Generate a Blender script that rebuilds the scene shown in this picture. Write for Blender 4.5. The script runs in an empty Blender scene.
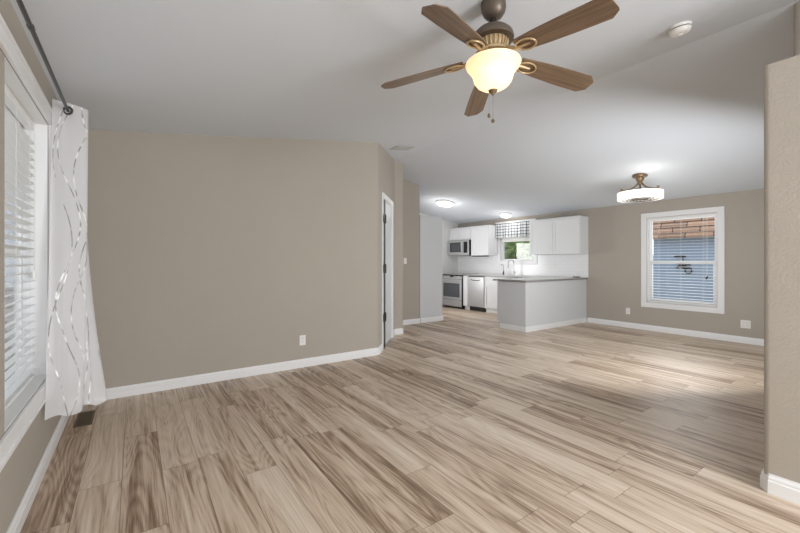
import bpy, bmesh, math, random
from mathutils import Vector, Matrix
random.seed(7)
PI = math.pi
SC = bpy.context.scene
COL = SC.collection

# ------------------------------------------------------------------ camera
cam_d = bpy.data.cameras.new('camera')
cam = bpy.data.objects.new('camera', cam_d)
COL.objects.link(cam)
cam.location = (0, 0, 1.27)
cam.rotation_euler = (math.radians(90), 0, math.radians(-34.93))
cam_d.sensor_width = 36
cam_d.lens = 380 / 800 * 36
cam_d.shift_y = -5.1 / 800
cam_d.clip_start = 0.02
SC.camera = cam

# ------------------------------------------------------------------ world, exposure
w = bpy.data.worlds.new('sky'); SC.world = w
w.use_nodes = True
nt = w.node_tree
bg = nt.nodes['Background']
bg.inputs[0].default_value = (0.80, 0.89, 1.0, 1)
bg.inputs[1].default_value = 1.15
SC.view_settings.view_transform = 'Standard'
SC.view_settings.look = 'None'
SC.view_settings.gamma = 1
SC.view_settings.use_curve_mapping = False
SC.view_settings.exposure = 0.46


def area(name, loc, target, sx, sy, power, col=(1, 1, 1), spread=180):
    d = bpy.data.lights.new(name, 'AREA')
    d.shape = 'RECTANGLE'; d.size = sx; d.size_y = sy
    d.energy = power; d.color = col; d.spread = math.radians(spread)
    o = bpy.data.objects.new(name, d); COL.objects.link(o)
    o.location = loc
    o.rotation_euler = (Vector(target) - Vector(loc)).to_track_quat('-Z', 'Y').to_euler()
    return o


# daylight by the two windows, plus added fill lights with no opening of their own
area('rear_fill', (2.12, -2.40, 1.35), (0.7, 3.0, 1.95), 1.3, 2.0, 112, (0.94, 0.97, 1.0))  # added soft fill behind the camera; the rear wall is solid
area('rear_left_fill', (0.55, -2.40, 1.35), (1.5, 3.0, 1.8), 1.5, 2.0, 20, (0.94, 0.97, 1.0))  # second added fill, left of the first
area('left_window_daylight', (-0.80, 2.0, 1.4), (3, 2.2, 1.0), 2.4, 1.5, 5, (0.95, 0.98, 1.0))
area('dining_window_daylight', (7.98, 2.62, 1.35), (4, 2.6, 0.9), 1.0, 1.4, 8, (0.95, 0.98, 1.0))
area('dining_side_fill', (5.0, 0.72, 1.2), (7.2, 4.4, 1.2), 3.0, 1.4, 64, (0.94, 0.97, 1.0), 155)  # added fill for the right wall and peninsula, no window here
area('kitchen_fill', (5.3, 7.6, 1.2), (6.9, 6.2, 1.2), 0.8, 1.3, 14, (0.99, 0.99, 1.0), 140)  # added fill hidden behind the partition to brighten the kitchen


# ------------------------------------------------------------------ materials
def s2l(c):
    return tuple(((v / 255) / 12.92 if v / 255 <= 0.04045 else ((v / 255 + 0.055) / 1.055) ** 2.4) for v in c)


def mat(name, rgb, rough=0.5, metal=0.0, spec=0.5, emit=None, estr=0.0, noise=0.0, nscale=40, bump=0.0, bscale=200, aniso=0):
    m = bpy.data.materials.new(name); m.use_nodes = True
    n = m.node_tree; b = n.nodes['Principled BSDF']
    c = s2l(rgb)
    b.inputs['Base Color'].default_value = (*c, 1)
    b.inputs['Roughness'].default_value = rough
    b.inputs['Metallic'].default_value = metal
    b.inputs['Specular IOR Level'].default_value = spec
    if emit:
        b.inputs['Emission Color'].default_value = (*s2l(emit), 1)
        b.inputs['Emission Strength'].default_value = estr
    tc = n.nodes.new('ShaderNodeTexCoord')
    if noise:
        t = n.nodes.new('ShaderNodeTexNoise'); t.inputs['Scale'].default_value = nscale
        t.inputs['Detail'].default_value = 4
        r = n.nodes.new('ShaderNodeMix'); r.data_type = 'RGBA'
        r.inputs[6].default_value = (*[v * (1 - noise) for v in c], 1)
        r.inputs[7].default_value = (*[min(1, v * (1 + noise)) for v in c], 1)
        n.links.new(tc.outputs['Object'], t.inputs['Vector'])
        n.links.new(t.outputs['Fac'], r.inputs[0])
        n.links.new(r.outputs[2], b.inputs['Base Color'])
    if bump:
        t = n.nodes.new('ShaderNodeTexNoise'); t.inputs['Scale'].default_value = bscale
        t.inputs['Detail'].default_value = 3
        bp = n.nodes.new('ShaderNodeBump'); bp.inputs['Strength'].default_value = bump
        bp.inputs['Distance'].default_value = 0.01
        n.links.new(tc.outputs['Object'], t.inputs['Vector'])
        n.links.new(t.outputs['Fac'], bp.inputs['Height'])
        n.links.new(bp.outputs[0], b.inputs['Normal'])
    return m


M = {}
M['taupe'] = mat('taupe_paint', (178, 170, 159), 0.75, spec=0.25, noise=0.02, nscale=3, bump=0.22, bscale=90)
M['ceiling'] = mat('ceiling_paint', (222, 227, 233), 0.85, spec=0.2, bump=0.1, bscale=90)
M['kitchen_paint'] = mat('pale_kitchen_paint', (232, 232, 230), 0.8, spec=0.2, bump=0.08, bscale=90)
M['grey_panel'] = mat('pale_grey_panel', (214, 216, 218), 0.45, noise=0.01, nscale=5)
M['trim'] = mat('white_trim', (238, 238, 238), 0.35, noise=0.01, nscale=6)
M['cabinet'] = mat('white_cabinet', (234, 235, 236), 0.4, noise=0.01, nscale=6)
M['vinyl'] = mat('white_vinyl', (240, 240, 240), 0.35, noise=0.01, nscale=8)
M['slat'] = mat('blind_slat', (242, 242, 240), 0.45, noise=0.01, nscale=8)
M['plastic'] = mat('white_plastic', (238, 236, 232), 0.35, noise=0.01, nscale=20)
M['dark_slot'] = mat('dark_slot', (40, 38, 36), 0.5, noise=0.1)
M['steel'] = mat('brushed_steel', (196, 196, 197), 0.34, 0.6, noise=0.05, nscale=60)
M['chrome'] = mat('chrome', (190, 190, 192), 0.15, 1.0, noise=0.02)
M['black_glass'] = mat('black_glass', (22, 22, 24), 0.08, noise=0.05)
M['oven_glass'] = mat('oven_glass', (84, 86, 90), 0.1, noise=0.1, nscale=8)
M['black'] = mat('black_enamel', (28, 28, 29), 0.35, noise=0.1)
M['bronze'] = mat('weathered_bronze', (104, 93, 82), 0.42, 0.45, noise=0.2, nscale=60)
M['light_bronze'] = mat('antique_bronze', (120, 100, 78), 0.4, 0.5, noise=0.2, nscale=60)
M['glow_bronze'] = mat('bronze_painted_glow', (186, 162, 124), 0.42, 0.3, noise=0.15, nscale=60)  # warm glow of the bowl lamp painted into the bronze colour
M['hinge'] = mat('dark_hinge', (52, 46, 42), 0.4, 0.6, noise=0.1)
M['rod'] = mat('pewter_rod', (92, 92, 92), 0.3, 0.85, noise=0.1)
M['vent_brown'] = mat('brown_register', (96, 82, 62), 0.5, 0.2, noise=0.1)
M['door'] = mat('white_door', (214, 217, 220), 0.4, noise=0.01)
M['vent_grey'] = mat('grey_enamel', (182, 181, 178), 0.6, noise=0.02)
M['cord'] = mat('blind_cord', (225, 225, 222), 0.7, noise=0.02)


def counter_mat():
    m = mat('grey_quartz', (226, 226, 224), 0.3, noise=0.12, nscale=120)
    return m


M['counter'] = counter_mat()
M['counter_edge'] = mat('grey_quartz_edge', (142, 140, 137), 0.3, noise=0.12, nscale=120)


class NG:
    """tiny node helper"""
    def __init__(s, name):
        s.m = bpy.data.materials.new(name); s.m.use_nodes = True
        s.t = s.m.node_tree; s.b = s.t.nodes['Principled BSDF']; s.L = s.t.links
        s.out = s.t.nodes['Material Output']

    def n(s, ty, **k):
        o = s.t.nodes.new(ty)
        for a, v in k.items(): setattr(o, a, v)
        return o

    def math(s, op, a, b=None, c=None):
        o = s.n('ShaderNodeMath', operation=op)
        for i, v in enumerate((a, b, c)):
            if v is None: continue
            if isinstance(v, (int, float)): o.inputs[i].default_value = v
            else: s.L.new(v, o.inputs[i])
        return o.outputs[0]

    def comb(s, x, y, z):
        o = s.n('ShaderNodeCombineXYZ')
        for i, v in enumerate((x, y, z)):
            if isinstance(v, (int, float)): o.inputs[i].default_value = v
            else: s.L.new(v, o.inputs[i])
        return o.outputs[0]

    def noise(s, vec, scale=1, detail=3, rough=0.5, dist=0):
        o = s.n('ShaderNodeTexNoise')
        o.inputs['Scale'].default_value = scale; o.inputs['Detail'].default_value = detail
        o.inputs['Roughness'].default_value = rough; o.inputs['Distortion'].default_value = dist
        s.L.new(vec, o.inputs['Vector']); return o.outputs['Fac']

    def ramp(s, fac, stops):
        o = s.n('ShaderNodeValToRGB'); e = o.color_ramp.elements
        while len(e) < len(stops): e.new(0.5)
        for i, (p, c) in enumerate(stops):
            e[i].position = p; e[i].color = (*s2l(c), 1)
        s.L.new(fac, o.inputs[0]); return o.outputs[0]

    def mix(s, fac, a, b, blend='MIX'):
        o = s.n('ShaderNodeMix', data_type='RGBA', blend_type=blend)
        for i, v in ((0, fac), (6, a), (7, b)):
            if isinstance(v, (int, float)): o.inputs[i].default_value = v
            elif isinstance(v, tuple): o.inputs[i].default_value = (*s2l(v), 1)
            else: s.L.new(v, o.inputs[i])
        return o.outputs[2]


def floor_mat():
    g = NG('oak_plank_floor')
    tc = g.n('ShaderNodeTexCoord'); sp = g.n('ShaderNodeSeparateXYZ')
    g.L.new(tc.outputs['Object'], sp.inputs[0])
    X, Y = sp.outputs[0], sp.outputs[1]
    W, Ln = 0.197, 1.22
    rx = g.math('DIVIDE', g.math('SUBTRACT', X, 0.531 - 10 * W), W)
    row = g.math('FLOOR', rx)
    wn = g.n('ShaderNodeTexWhiteNoise', noise_dimensions='1D'); g.L.new(row, wn.inputs['W'])
    ry = g.math('ADD', g.math('DIVIDE', Y, Ln), g.math('MULTIPLY', wn.outputs['Value'], 7.31))
    colm = g.math('FLOOR', ry)
    wid = g.n('ShaderNodeTexWhiteNoise', noise_dimensions='3D'); g.L.new(g.comb(row, colm, 3.3), wid.inputs['Vector'])
    idv = wid.outputs['Value']
    off = g.math('MULTIPLY', idv, 37.0)
    # slow warp, then ring contours
    base = g.noise(g.comb(g.math('MULTIPLY', X, 5.5), g.math('MULTIPLY', Y, 0.62), off), 1.0, 1.0, 0.4, 0.25)
    rings = g.math('SINE', g.math('MULTIPLY', base, 120.0))
    rings = g.math('MULTIPLY_ADD', rings, 0.5, 0.5)
    rings = g.math('POWER', rings, 0.8)
    streak = g.noise(g.comb(g.math('MULTIPLY', X, 80), g.math('MULTIPLY', Y, 1.5), off), 1.0, 5, 0.72, 0.0)
    fine = g.noise(g.comb(g.math('MULTIPLY', X, 260), g.math('MULTIPLY', Y, 9), off), 1.0, 2, 0.6)
    broad = g.noise(g.comb(g.math('MULTIPLY', X, 17), g.math('MULTIPLY', Y, 0.75), g.math('ADD', off, 9.0)), 1.0, 3, 0.55, 0.35)
    f = g.math('MULTIPLY', rings, 0.11)
    f = g.math('ADD', f, g.math('MULTIPLY', streak, 0.70))
    f = g.math('ADD', f, g.math('MULTIPLY', fine, 0.22))
    f = g.math('ADD', f, g.math('MULTIPLY', broad, 0.95))
    f = g.math('ADD', f, g.math('MULTIPLY', g.math('SUBTRACT', idv, 0.5), 0.24))
    f = g.math('SUBTRACT', f, 0.50)
    c = g.ramp(f, [(0.16, (116, 93, 74)), (0.34, (162, 138, 116)), (0.5, (204, 183, 161)), (0.7, (220, 203, 184)), (0.9, (234, 220, 203))])
    # joints
    fx = g.math('FRACT', rx); fy = g.math('FRACT', ry)
    ex = g.math('MULTIPLY', g.math('MINIMUM', fx, g.math('SUBTRACT', 1.0, fx)), W)
    ey = g.math('MULTIPLY', g.math('MINIMUM', fy, g.math('SUBTRACT', 1.0, fy)), Ln)
    e = g.math('MINIMUM', ex, ey)
    mr = g.n('ShaderNodeMapRange'); mr.inputs['From Min'].default_value = 0.0006; mr.inputs['From Max'].default_value = 0.003
    g.L.new(e, mr.inputs[0])
    inv = g.math('SUBTRACT', 1.0, mr.outputs[0])
    c = g.mix(g.math('MULTIPLY', inv, 0.55), c, (84, 66, 52))
    g.L.new(c, g.b.inputs['Base Color'])
    g.L.new(g.math('MULTIPLY_ADD', streak, 0.16, 0.30), g.b.inputs['Roughness'])
    g.b.inputs['Specular IOR Level'].default_value = 0.36
    bp = g.n('ShaderNodeBump'); bp.inputs['Strength'].default_value = 0.25; bp.inputs['Distance'].default_value = 0.002
    wav = g.noise(g.comb(g.math('MULTIPLY', X, 22), g.math('MULTIPLY', Y, 1.0), off), 1.0, 2, 0.5)
    hgt = g.math('ADD', g.math('MULTIPLY', mr.outputs[0], 0.6), g.math('ADD', g.math('MULTIPLY', fine, 0.25), g.math('MULTIPLY', wav, 0.9)))
    g.L.new(hgt, bp.inputs['Height'])
    g.L.new(bp.outputs[0], g.b.inputs['Normal'])
    return g.m


M['floor'] = floor_mat()


def blade_mat():
    g = NG('walnut_blade')
    tc = g.n('ShaderNodeTexCoord'); sp = g.n('ShaderNodeSeparateXYZ')
    g.L.new(tc.outputs['UV'], sp.inputs[0])
    n1 = g.noise(g.comb(g.math('MULTIPLY', sp.outputs[0], 2.0), g.math('MULTIPLY', sp.outputs[1], 45), 0.0), 1, 4, 0.6, 0.3)
    n2 = g.noise(g.comb(g.math('MULTIPLY', sp.outputs[0], 5.0), g.math('MULTIPLY', sp.outputs[1], 160), 2.0), 1, 2, 0.6)
    f = g.math('ADD', g.math('MULTIPLY', n1, 0.7), g.math('MULTIPLY', n2, 0.3))
    c = g.ramp(f, [(0.3, (92, 74, 58)), (0.5, (120, 99, 79)), (0.7, (142, 121, 99))])
    g.L.new(c, g.b.inputs['Base Color']); g.b.inputs['Roughness'].default_value = 0.42
    return g.m


M['blade'] = blade_mat()


def glass_mat(name='window_glass', tint=(1, 1, 1)):
    g = NG(name)
    tr = g.n('ShaderNodeBsdfTransparent'); tr.inputs[0].default_value = (*tint, 1)
    gl = g.n('ShaderNodeBsdfGlossy'); gl.inputs['Roughness'].default_value = 0.02
    mx = g.n('ShaderNodeMixShader'); fr = g.n('ShaderNodeFresnel'); fr.inputs[0].default_value = 1.45
    g.L.new(g.math('MULTIPLY', fr.outputs[0], 0.8), mx.inputs[0]); g.L.new(tr.outputs[0], mx.inputs[1]); g.L.new(gl.outputs[0], mx.inputs[2])
    g.L.new(mx.outputs[0], g.out.inputs['Surface'])
    return g.m


M['glass'] = glass_mat()


def lamp_glass(name, col, est, trans=0.5):
    g = NG(name)
    g.b.inputs['Base Color'].default_value = (*s2l((250, 240, 222)), 1)
    g.b.inputs['Roughness'].default_value = 0.35
    em = g.n('ShaderNodeEmission'); em.inputs[0].default_value = (*s2l(col), 1); em.inputs[1].default_value = est
    tl = g.n('ShaderNodeBsdfTranslucent'); tl.inputs[0].default_value = (*s2l((255, 246, 228)), 1)
    m1 = g.n('ShaderNodeMixShader'); m1.inputs[0].default_value = trans
    g.L.new(g.b.outputs[0], m1.inputs[1]); g.L.new(tl.outputs[0], m1.inputs[2])
    ad = g.n('ShaderNodeAddShader'); g.L.new(m1.outputs[0], ad.inputs[0]); g.L.new(em.outputs[0], ad.inputs[1])
    g.L.new(ad.outputs[0], g.out.inputs['Surface'])
    return g.m


M['bowl'] = lamp_glass('frosted_amber_bowl', (255, 224, 176), 0.15, 0.5)
M['bulb'] = mat('bulb', (255, 240, 210), 0.5, emit=(255, 236, 200), estr=2.0, noise=0.01)
M['diffuser'] = mat('lit_diffuser', (250, 250, 248), 0.5, emit=(255, 252, 245), estr=3.0, noise=0.01)
M['drum'] = mat('lit_drum_shade', (250, 248, 244), 0.5, emit=(255, 250, 240), estr=1.25, noise=0.01)


def curtain_mat():
    g = NG('sheer_curtain')
    tc = g.n('ShaderNodeTexCoord'); sp = g.n('ShaderNodeSeparateXYZ')
    g.L.new(tc.outputs['UV'], sp.inputs[0])
    U, V = sp.outputs[0], sp.outputs[1]      # metres along the cloth, metres up

    def wave(u0, amp, per, ph, lw):
        s_ = g.math('SINE', g.math('MULTIPLY_ADD', V, 2 * PI / per, ph))
        d = g.math('ABSOLUTE', g.math('SUBTRACT', g.math('SUBTRACT', U, u0), g.math('MULTIPLY', s_, amp)))
        return g.math('LESS_THAN', d, lw)
    acc = None
    for (u0, a, per, ph) in ((0.10, 0.075, 1.15, 0.3), (0.15, -0.085, 1.0, 1.5), (0.24, 0.06, 0.9, 4.4), (0.31, -0.08, 1.1, 0.9), (0.36, 0.08, 1.05, 2.4), (0.44, -0.07, 1.25, 0.2),
                             (0.64, 0.085, 1.1, 1.1), (0.72, -0.08, 1.0, 3.0), (0.9, 0.07, 1.1, 2.0)):
        v = wave(u0, a, per, ph, 0.0046)
        acc = v if acc is None else g.math('MAXIMUM', acc, v)
    dash = g.noise(g.comb(g.math('MULTIPLY', U, 2), g.math('MULTIPLY', V, 3.2), 0.0), 1, 1)
    on = g.math('GREATER_THAN', dash, 0.37)
    foil = g.math('MULTIPLY', acc, on)
    sil = g.ramp(g.noise(g.comb(g.math('MULTIPLY', U, 9), g.math('MULTIPLY', V, 15), 4.0), 1, 1), [(0.40, (150, 149, 146)), (0.52, (205, 205, 205)), (0.62, (250, 250, 250))])
    sil = sil
    weave = g.noise(g.comb(g.math('MULTIPLY', U, 8), g.math('MULTIPLY', V, 1.2), 0.0), 1, 3)
    df = g.n('ShaderNodeBsdfDiffuse'); df.inputs[0].default_value = (*s2l((250, 250, 252)), 1)
    tl = g.n('ShaderNodeBsdfTranslucent'); tl.inputs[0].default_value = (*s2l((250, 250, 252)), 1)
    tr = g.n('ShaderNodeBsdfTransparent')
    m1 = g.n('ShaderNodeMixShader'); m1.inputs[0].default_value = 0.35
    g.L.new(df.outputs[0], m1.inputs[1]); g.L.new(tl.outputs[0], m1.inputs[2])
    m2 = g.n('ShaderNodeMixShader'); g.L.new(g.math('MULTIPLY_ADD', weave, 0.16, 0.19), m2.inputs[0])
    g.L.new(m1.outputs[0], m2.inputs[1]); g.L.new(tr.outputs[0], m2.inputs[2])
    g.b.inputs['Metallic'].default_value = 0.15; g.b.inputs['Roughness'].default_value = 0.5
    g.L.new(sil, g.b.inputs['Base Color'])
    m3 = g.n('ShaderNodeMixShader'); g.L.new(foil, m3.inputs[0])
    g.L.new(m2.outputs[0], m3.inputs[1]); g.L.new(g.b.outputs[0], m3.inputs[2])
    g.L.new(m3.outputs[0], g.out.inputs['Surface'])
    return g.m


M['curtain'] = curtain_mat()


def plaid_mat():
    g = NG('plaid_valance_cloth')
    tc = g.n('ShaderNodeTexCoord'); sp = g.n('ShaderNodeSeparateXYZ')
    g.L.new(tc.outputs['UV'], sp.inputs[0])
    a = g.math('LESS_THAN', g.math('FRACT', g.math('MULTIPLY', sp.outputs[0], 14)), 0.3)
    b = g.math('LESS_THAN', g.math('FRACT', g.math('MULTIPLY', sp.outputs[1], 14)), 0.3)
    s_ = g.math('ADD', a, b)
    c = g.ramp(g.math('MULTIPLY', s_, 0.5), [(0.0, (232, 234, 236)), (0.5, (142, 146, 150)), (1.0, (70, 76, 84))])
    g.L.new(c, g.b.inputs['Base Color']); g.b.inputs['Roughness'].default_value = 0.85
    return g.m


M['plaid'] = plaid_mat()


def brick_mat(name, c1, c2, mortar, bw, rh, ms, axis, rough=0.6):
    g = NG(name)
    tc = g.n('ShaderNodeTexCoord'); sp = g.n('ShaderNodeSeparateXYZ')
    g.L.new(tc.outputs['Object'], sp.inputs[0])
    v = g.comb(sp.outputs[1], sp.outputs[2] if axis == 'z' else sp.outputs[0], 0.0)
    b = g.n('ShaderNodeTexBrick'); g.L.new(v, b.inputs['Vector'])
    b.inputs['Color1'].default_value = (*s2l(c1), 1); b.inputs['Color2'].default_value = (*s2l(c2), 1)
    b.inputs['Mortar'].default_value = (*s2l(mortar), 1)
    b.inputs['Scale'].default_value = 1; b.inputs['Brick Width'].default_value = bw
    b.inputs['Row Height'].default_value = rh; b.inputs['Mortar Size'].default_value = ms
    g.L.new(b.outputs['Color'], g.b.inputs['Base Color']); g.b.inputs['Roughness'].default_value = rough
    return g.m


M['tile'] = brick_mat('white_tile', (243, 243, 243), (240, 240, 241), (228, 228, 228), 0.15, 0.075, 0.002, 'z', 0.2)
M['shingle'] = brick_mat('brown_shingle', (190, 150, 122), (158, 126, 104), (84, 60, 48), 0.62, 0.15, 0.016, 'z', 0.9)
M['blue_wall'] = mat('blue_stucco', (150, 168, 188), 0.85, noise=0.05, nscale=2)
M['ground'] = mat('gravel_ground', (176, 162, 145), 0.95, noise=0.15, nscale=12)
M['leaf'] = mat('tree_leaf', (150, 172, 96), 0.7, noise=0.5, nscale=7)
M['bark'] = mat('tree_bark', (96, 78, 62), 0.9, noise=0.2)
M['art'] = mat('dark_iron', (42, 46, 54), 0.5, 0.5, noise=0.2)


# ------------------------------------------------------------------ mesh helpers
def box(bm, x0, x1, y0, y1, z0, z1, bev=0.0):
    vs = [bm.verts.new(p) for p in ((x0, y0, z0), (x1, y0, z0), (x1, y1, z0), (x0, y1, z0), (x0, y0, z1), (x1, y0, z1), (x1, y1, z1), (x0, y1, z1))]
    fs = [bm.faces.new([vs[i] for i in q]) for q in ((3, 2, 1, 0), (4, 5, 6, 7), (0, 1, 5, 4), (1, 2, 6, 5), (2, 3, 7, 6), (3, 0, 4, 7))]
    if bev:
        es = list({e for f in fs for e in f.edges})
        bmesh.ops.bevel(bm, geom=es, offset=bev, segments=2, profile=0.5, affect='EDGES')


def lathe(bm, prof, c=(0, 0, 0), seg=32, close=False):
    rings = []
    for (r, z) in prof:
        if r < 1e-5: rings.append([bm.verts.new((c[0], c[1], c[2] + z))])
        else: rings.append([bm.verts.new((c[0] + r * math.cos(2 * PI * k / seg), c[1] + r * math.sin(2 * PI * k / seg), c[2] + z)) for k in range(seg)])
    for a, b in zip(rings, rings[1:]):
        for k in range(seg):
            k2 = (k + 1) % seg
            if len(a) == 1 and len(b) == 1: continue
            if len(a) == 1: bm.faces.new((a[0], b[k2], b[k]))
            elif len(b) == 1: bm.faces.new((a[k], a[k2], b[0]))
            else: bm.faces.new((a[k], a[k2], b[k2], b[k]))
    if close:
        for rg in (rings[0], rings[-1]):
            if len(rg) > 2: bm.faces.new(rg)


def tube(bm, pts, r, seg=10, cap=True):
    pts = [Vector(p) for p in pts]
    rings = []
    rr = r if isinstance(r, (list, tuple)) else [r] * len(pts)
    up = None
    for i, p in enumerate(pts):
        t = (pts[min(i + 1, len(pts) - 1)] - pts[max(i - 1, 0)]).normalized()
        if up is None:
            up = Vector((0, 0, 1)) if abs(t.z) < 0.9 else Vector((1, 0, 0))
        a = t.cross(up)
        if a.length < 1e-4: a = t.cross(Vector((0, 1, 0)))
        a.normalize(); b = a.cross(t).normalized(); up = b
        rings.append([bm.verts.new(p + rr[i] * (math.cos(2 * PI * k / seg) * a + math.sin(2 * PI * k / seg) * b)) for k in range(seg)])
    for A, B in zip(rings, rings[1:]):
        for k in range(seg):
            bm.faces.new((A[k], A[(k + 1) % seg], B[(k + 1) % seg], B[k]))
    if cap:
        bm.faces.new(rings[0][::-1]); bm.faces.new(rings[-1])


def prism(bm, foot, z0, ztop):
    """extrude a footprint; ztop is a number or a function of x,y"""
    f = ztop if callable(ztop) else (lambda x, y: ztop)
    a = [bm.verts.new((x, y, z0)) for x, y in foot]
    b = [bm.verts.new((x, y, f(x, y))) for x, y in foot]
    n = len(foot)
    bm.faces.new(a[::-1]); bm.faces.new(b)
    for i in range(n):
        bm.faces.new((a[i], a[(i + 1) % n], b[(i + 1) % n], b[i]))


def obj(name, bm, m, parent=None, smooth=False, kind=None, label=None):
    bmesh.ops.recalc_face_normals(bm, faces=bm.faces)
    if parent is not None:
        off = Vector((0, 0, 0)); p = parent
        while p is not None:
            off += p.location; p = p.parent
        bmesh.ops.translate(bm, vec=-off, verts=bm.verts)
    me = bpy.data.meshes.new(name); bm.to_mesh(me); bm.free()
    me.materials.append(M[m] if isinstance(m, str) else m)
    o = bpy.data.objects.new(name, me); COL.objects.link(o)
    if parent is not None: o.parent = parent
    if smooth:
        for p in me.polygons: p.use_smooth = True
        try: me.set_sharp_from_angle(angle=math.radians(40))
        except Exception: pass
    if kind: o['kind'] = kind
    if label: o['label'] = label
    return o


def NB(): return bmesh.new()


def empty(name, loc, label=None, cat=None, group=None, kind=None):
    o = bpy.data.objects.new(name, None); COL.objects.link(o); o.location = loc; o.empty_display_size = 0.1
    tag(o, label, cat, group, kind); return o


def tag(o, label=None, cat=None, group=None, kind=None):
    if label: o['label'] = label
    if cat: o['category'] = cat
    if group: o['group'] = group
    if kind: o['kind'] = kind
    return o


# ------------------------------------------------------------------ room shell
XL, XR, YB, RX = -0.456, 7.76, 4.41, 3.652
ZW, SL = 2.436, 0.1422
ZE = 2.368                      # eave height on the right
SR = (ZW + SL * (RX - XL) - ZE) / (XR - RX)


def zc(x, y=0): return ZW + SL * (x - XL) if x <= RX else ZE + SR * (XR - x)


def boxes(lst):
    bm = NB()
    for b in lst: box(bm, *b)
    return bm


obj('floor', boxes([(XL - 0.12, XR + 0.12, -2.7, 8.27, -0.06, 0)]), 'floor', kind='structure')
bm = NB()
for (xa, xb) in ((XL - 0.12, RX), (RX, XR + 0.12)):
    za = ZW + SL * (xa - XL) if xa < RX else zc(RX); zb = zc(RX) if xb <= RX else ZE + SR * (XR - xb)
    v = [bm.verts.new(p) for p in ((xa, -2.7, za), (xb, -2.7, zb), (xb, 8.27, zb), (xa, 8.27, za), (xa, -2.7, za + .1), (xb, -2.7, zb + .1), (xb, 8.27, zb + .1), (xa, 8.27, za + .1))]
    for q in ((3, 2, 1, 0), (4, 5, 6, 7), (0, 1, 5, 4), (1, 2, 6, 5), (2, 3, 7, 6), (3, 0, 4, 7)): bm.faces.new([v[i] for i in q])
bmesh.ops.remove_doubles(bm, verts=bm.verts, dist=1e-4)
obj('ceiling', bm, 'ceiling', kind='structure')

# left wall with a twin window
T = 0.15
L0, L1, LM0, LM1 = 0.90, 3.295, 2.03, 2.30
LZ0, LZ1 = 0.535, 2.150
obj('wall_left', boxes([
    (XL - T, XL, -2.7, 8.27, 0, LZ0), (XL - T, XL, -2.7, 8.27, LZ1, ZW),
    (XL - T, XL, -2.7, L0, LZ0, LZ1), (XL - T, XL, LM0, LM1, LZ0, LZ1), (XL - T, XL, L1, 8.27, LZ0, LZ1)]), 'taupe', kind='structure')
# right wall, dining window and kitchen window
D0, D1, DZ0, DZ1 = 2.104, 3.147, 0.516, 2.067
K0, K1, KZ0, KZ1 = 5.56, 6.56, 1.29, 2.16
obj('wall_right', boxes([
    (XR, XR + T, -2.7, D0, 0, ZE), (XR, XR + T, D0, D1, 0, DZ0), (XR, XR + T, D0, D1, DZ1, ZE),
    (XR, XR + T, D1, K0, 0, ZE), (XR, XR + T, K0, K1, 0, KZ0), (XR, XR + T, K0, K1, KZ1, ZE), (XR, XR + T, K1, 8.27, 0, ZE)]), 'taupe', kind='structure')

# living room back wall with rounded corner onto the angled door wall
P0 = Vector((2.72, 4.41)); P1 = Vector((3.69, 5.45)); UD = (P1 - P0).normalized(); ND = Vector((-UD.y, UD.x))  # ND points behind
LD = (P1 - P0).length


def arc_corner(p, d_in, d_out, r=0.035, n=6):
    """points rounding corner p; arrives along d_in, leaves along d_out"""
    a = p - d_in * r; b = p + d_out * r
    out = []
    for k in range(n + 1):
        t = k / n
        q = (1 - t) ** 2 * a + 2 * t * (1 - t) * p + t * t * b
        out.append((q.x, q.y))
    return out


S0, S1, DH = 0.330, 1.130, 2.19        # door opening along the angled wall
foot = [(XL, YB)] + arc_corner(P0, Vector((1, 0)), UD)
q = P0 + UD * S0; foot.append((q.x, q.y)); q2 = q + ND * T; foot.append((q2.x, q2.y))
foot += [(2.62, YB + T + 0.03), (XL, YB + T)]
bm = NB(); prism(bm, foot, 0, zc); obj('wall_back', bm, 'taupe', smooth=True, kind='structure')
bm = NB(); a = P0 + UD * S0; b = P0 + UD * S1
t_r = (RX - P0.x) / UD.x
prism(bm, [(a.x, a.y), (b.x, b.y), (b.x + ND.x * T, b.y + ND.y * T), (a.x + ND.x * T, a.y + ND.y * T)], DH, zc)
obj('wall_over_door', bm, 'taupe', kind='structure')
foot = [(b.x, b.y), ((P0 + UD * t_r).x, (P0 + UD * t_r).y), (P1.x, P1.y)] + arc_corner(Vector((3.88, 5.45)), Vector((1, 0)), Vector((0, 1)), 0.03)
foot += [(3.88, 6.18), (3.88 - 0.05, 6.18), (3.88 - 0.11, 5.6), (RX, 5.60), (b.x + ND.x * T, b.y + ND.y * T)]
bm = NB(); prism(bm, foot, 0, zc); obj('wall_hall', bm, 'taupe', smooth=True, kind='structure')
bm = NB(); foot = [(3.83, 6.18)] + arc_corner(Vector((4.82, 6.18)), Vector((1, 0)), Vector((0, 1)), 0.03) + [(4.82, 6.30), (3.83, 6.30)]
prism(bm, foot, 0, zc); obj('wall_hall_end', bm, 'taupe', smooth=True, kind='structure')
# pale grey partition screening the kitchen, lower than the ceiling
bm = NB(); box(bm, 4.822, 5.43, 6.182, 6.90, 0, 2.225, 0.004); obj('wall_partition', bm, 'grey_panel', kind='structure')
bm = NB(); prism(bm, [(XL, 8.15), (RX, 8.15), (XR, 8.15), (XR, 8.27), (RX, 8.27), (XL, 8.27)], 0, zc)
obj('wall_far', bm, 'kitchen_paint', kind='structure')
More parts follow.
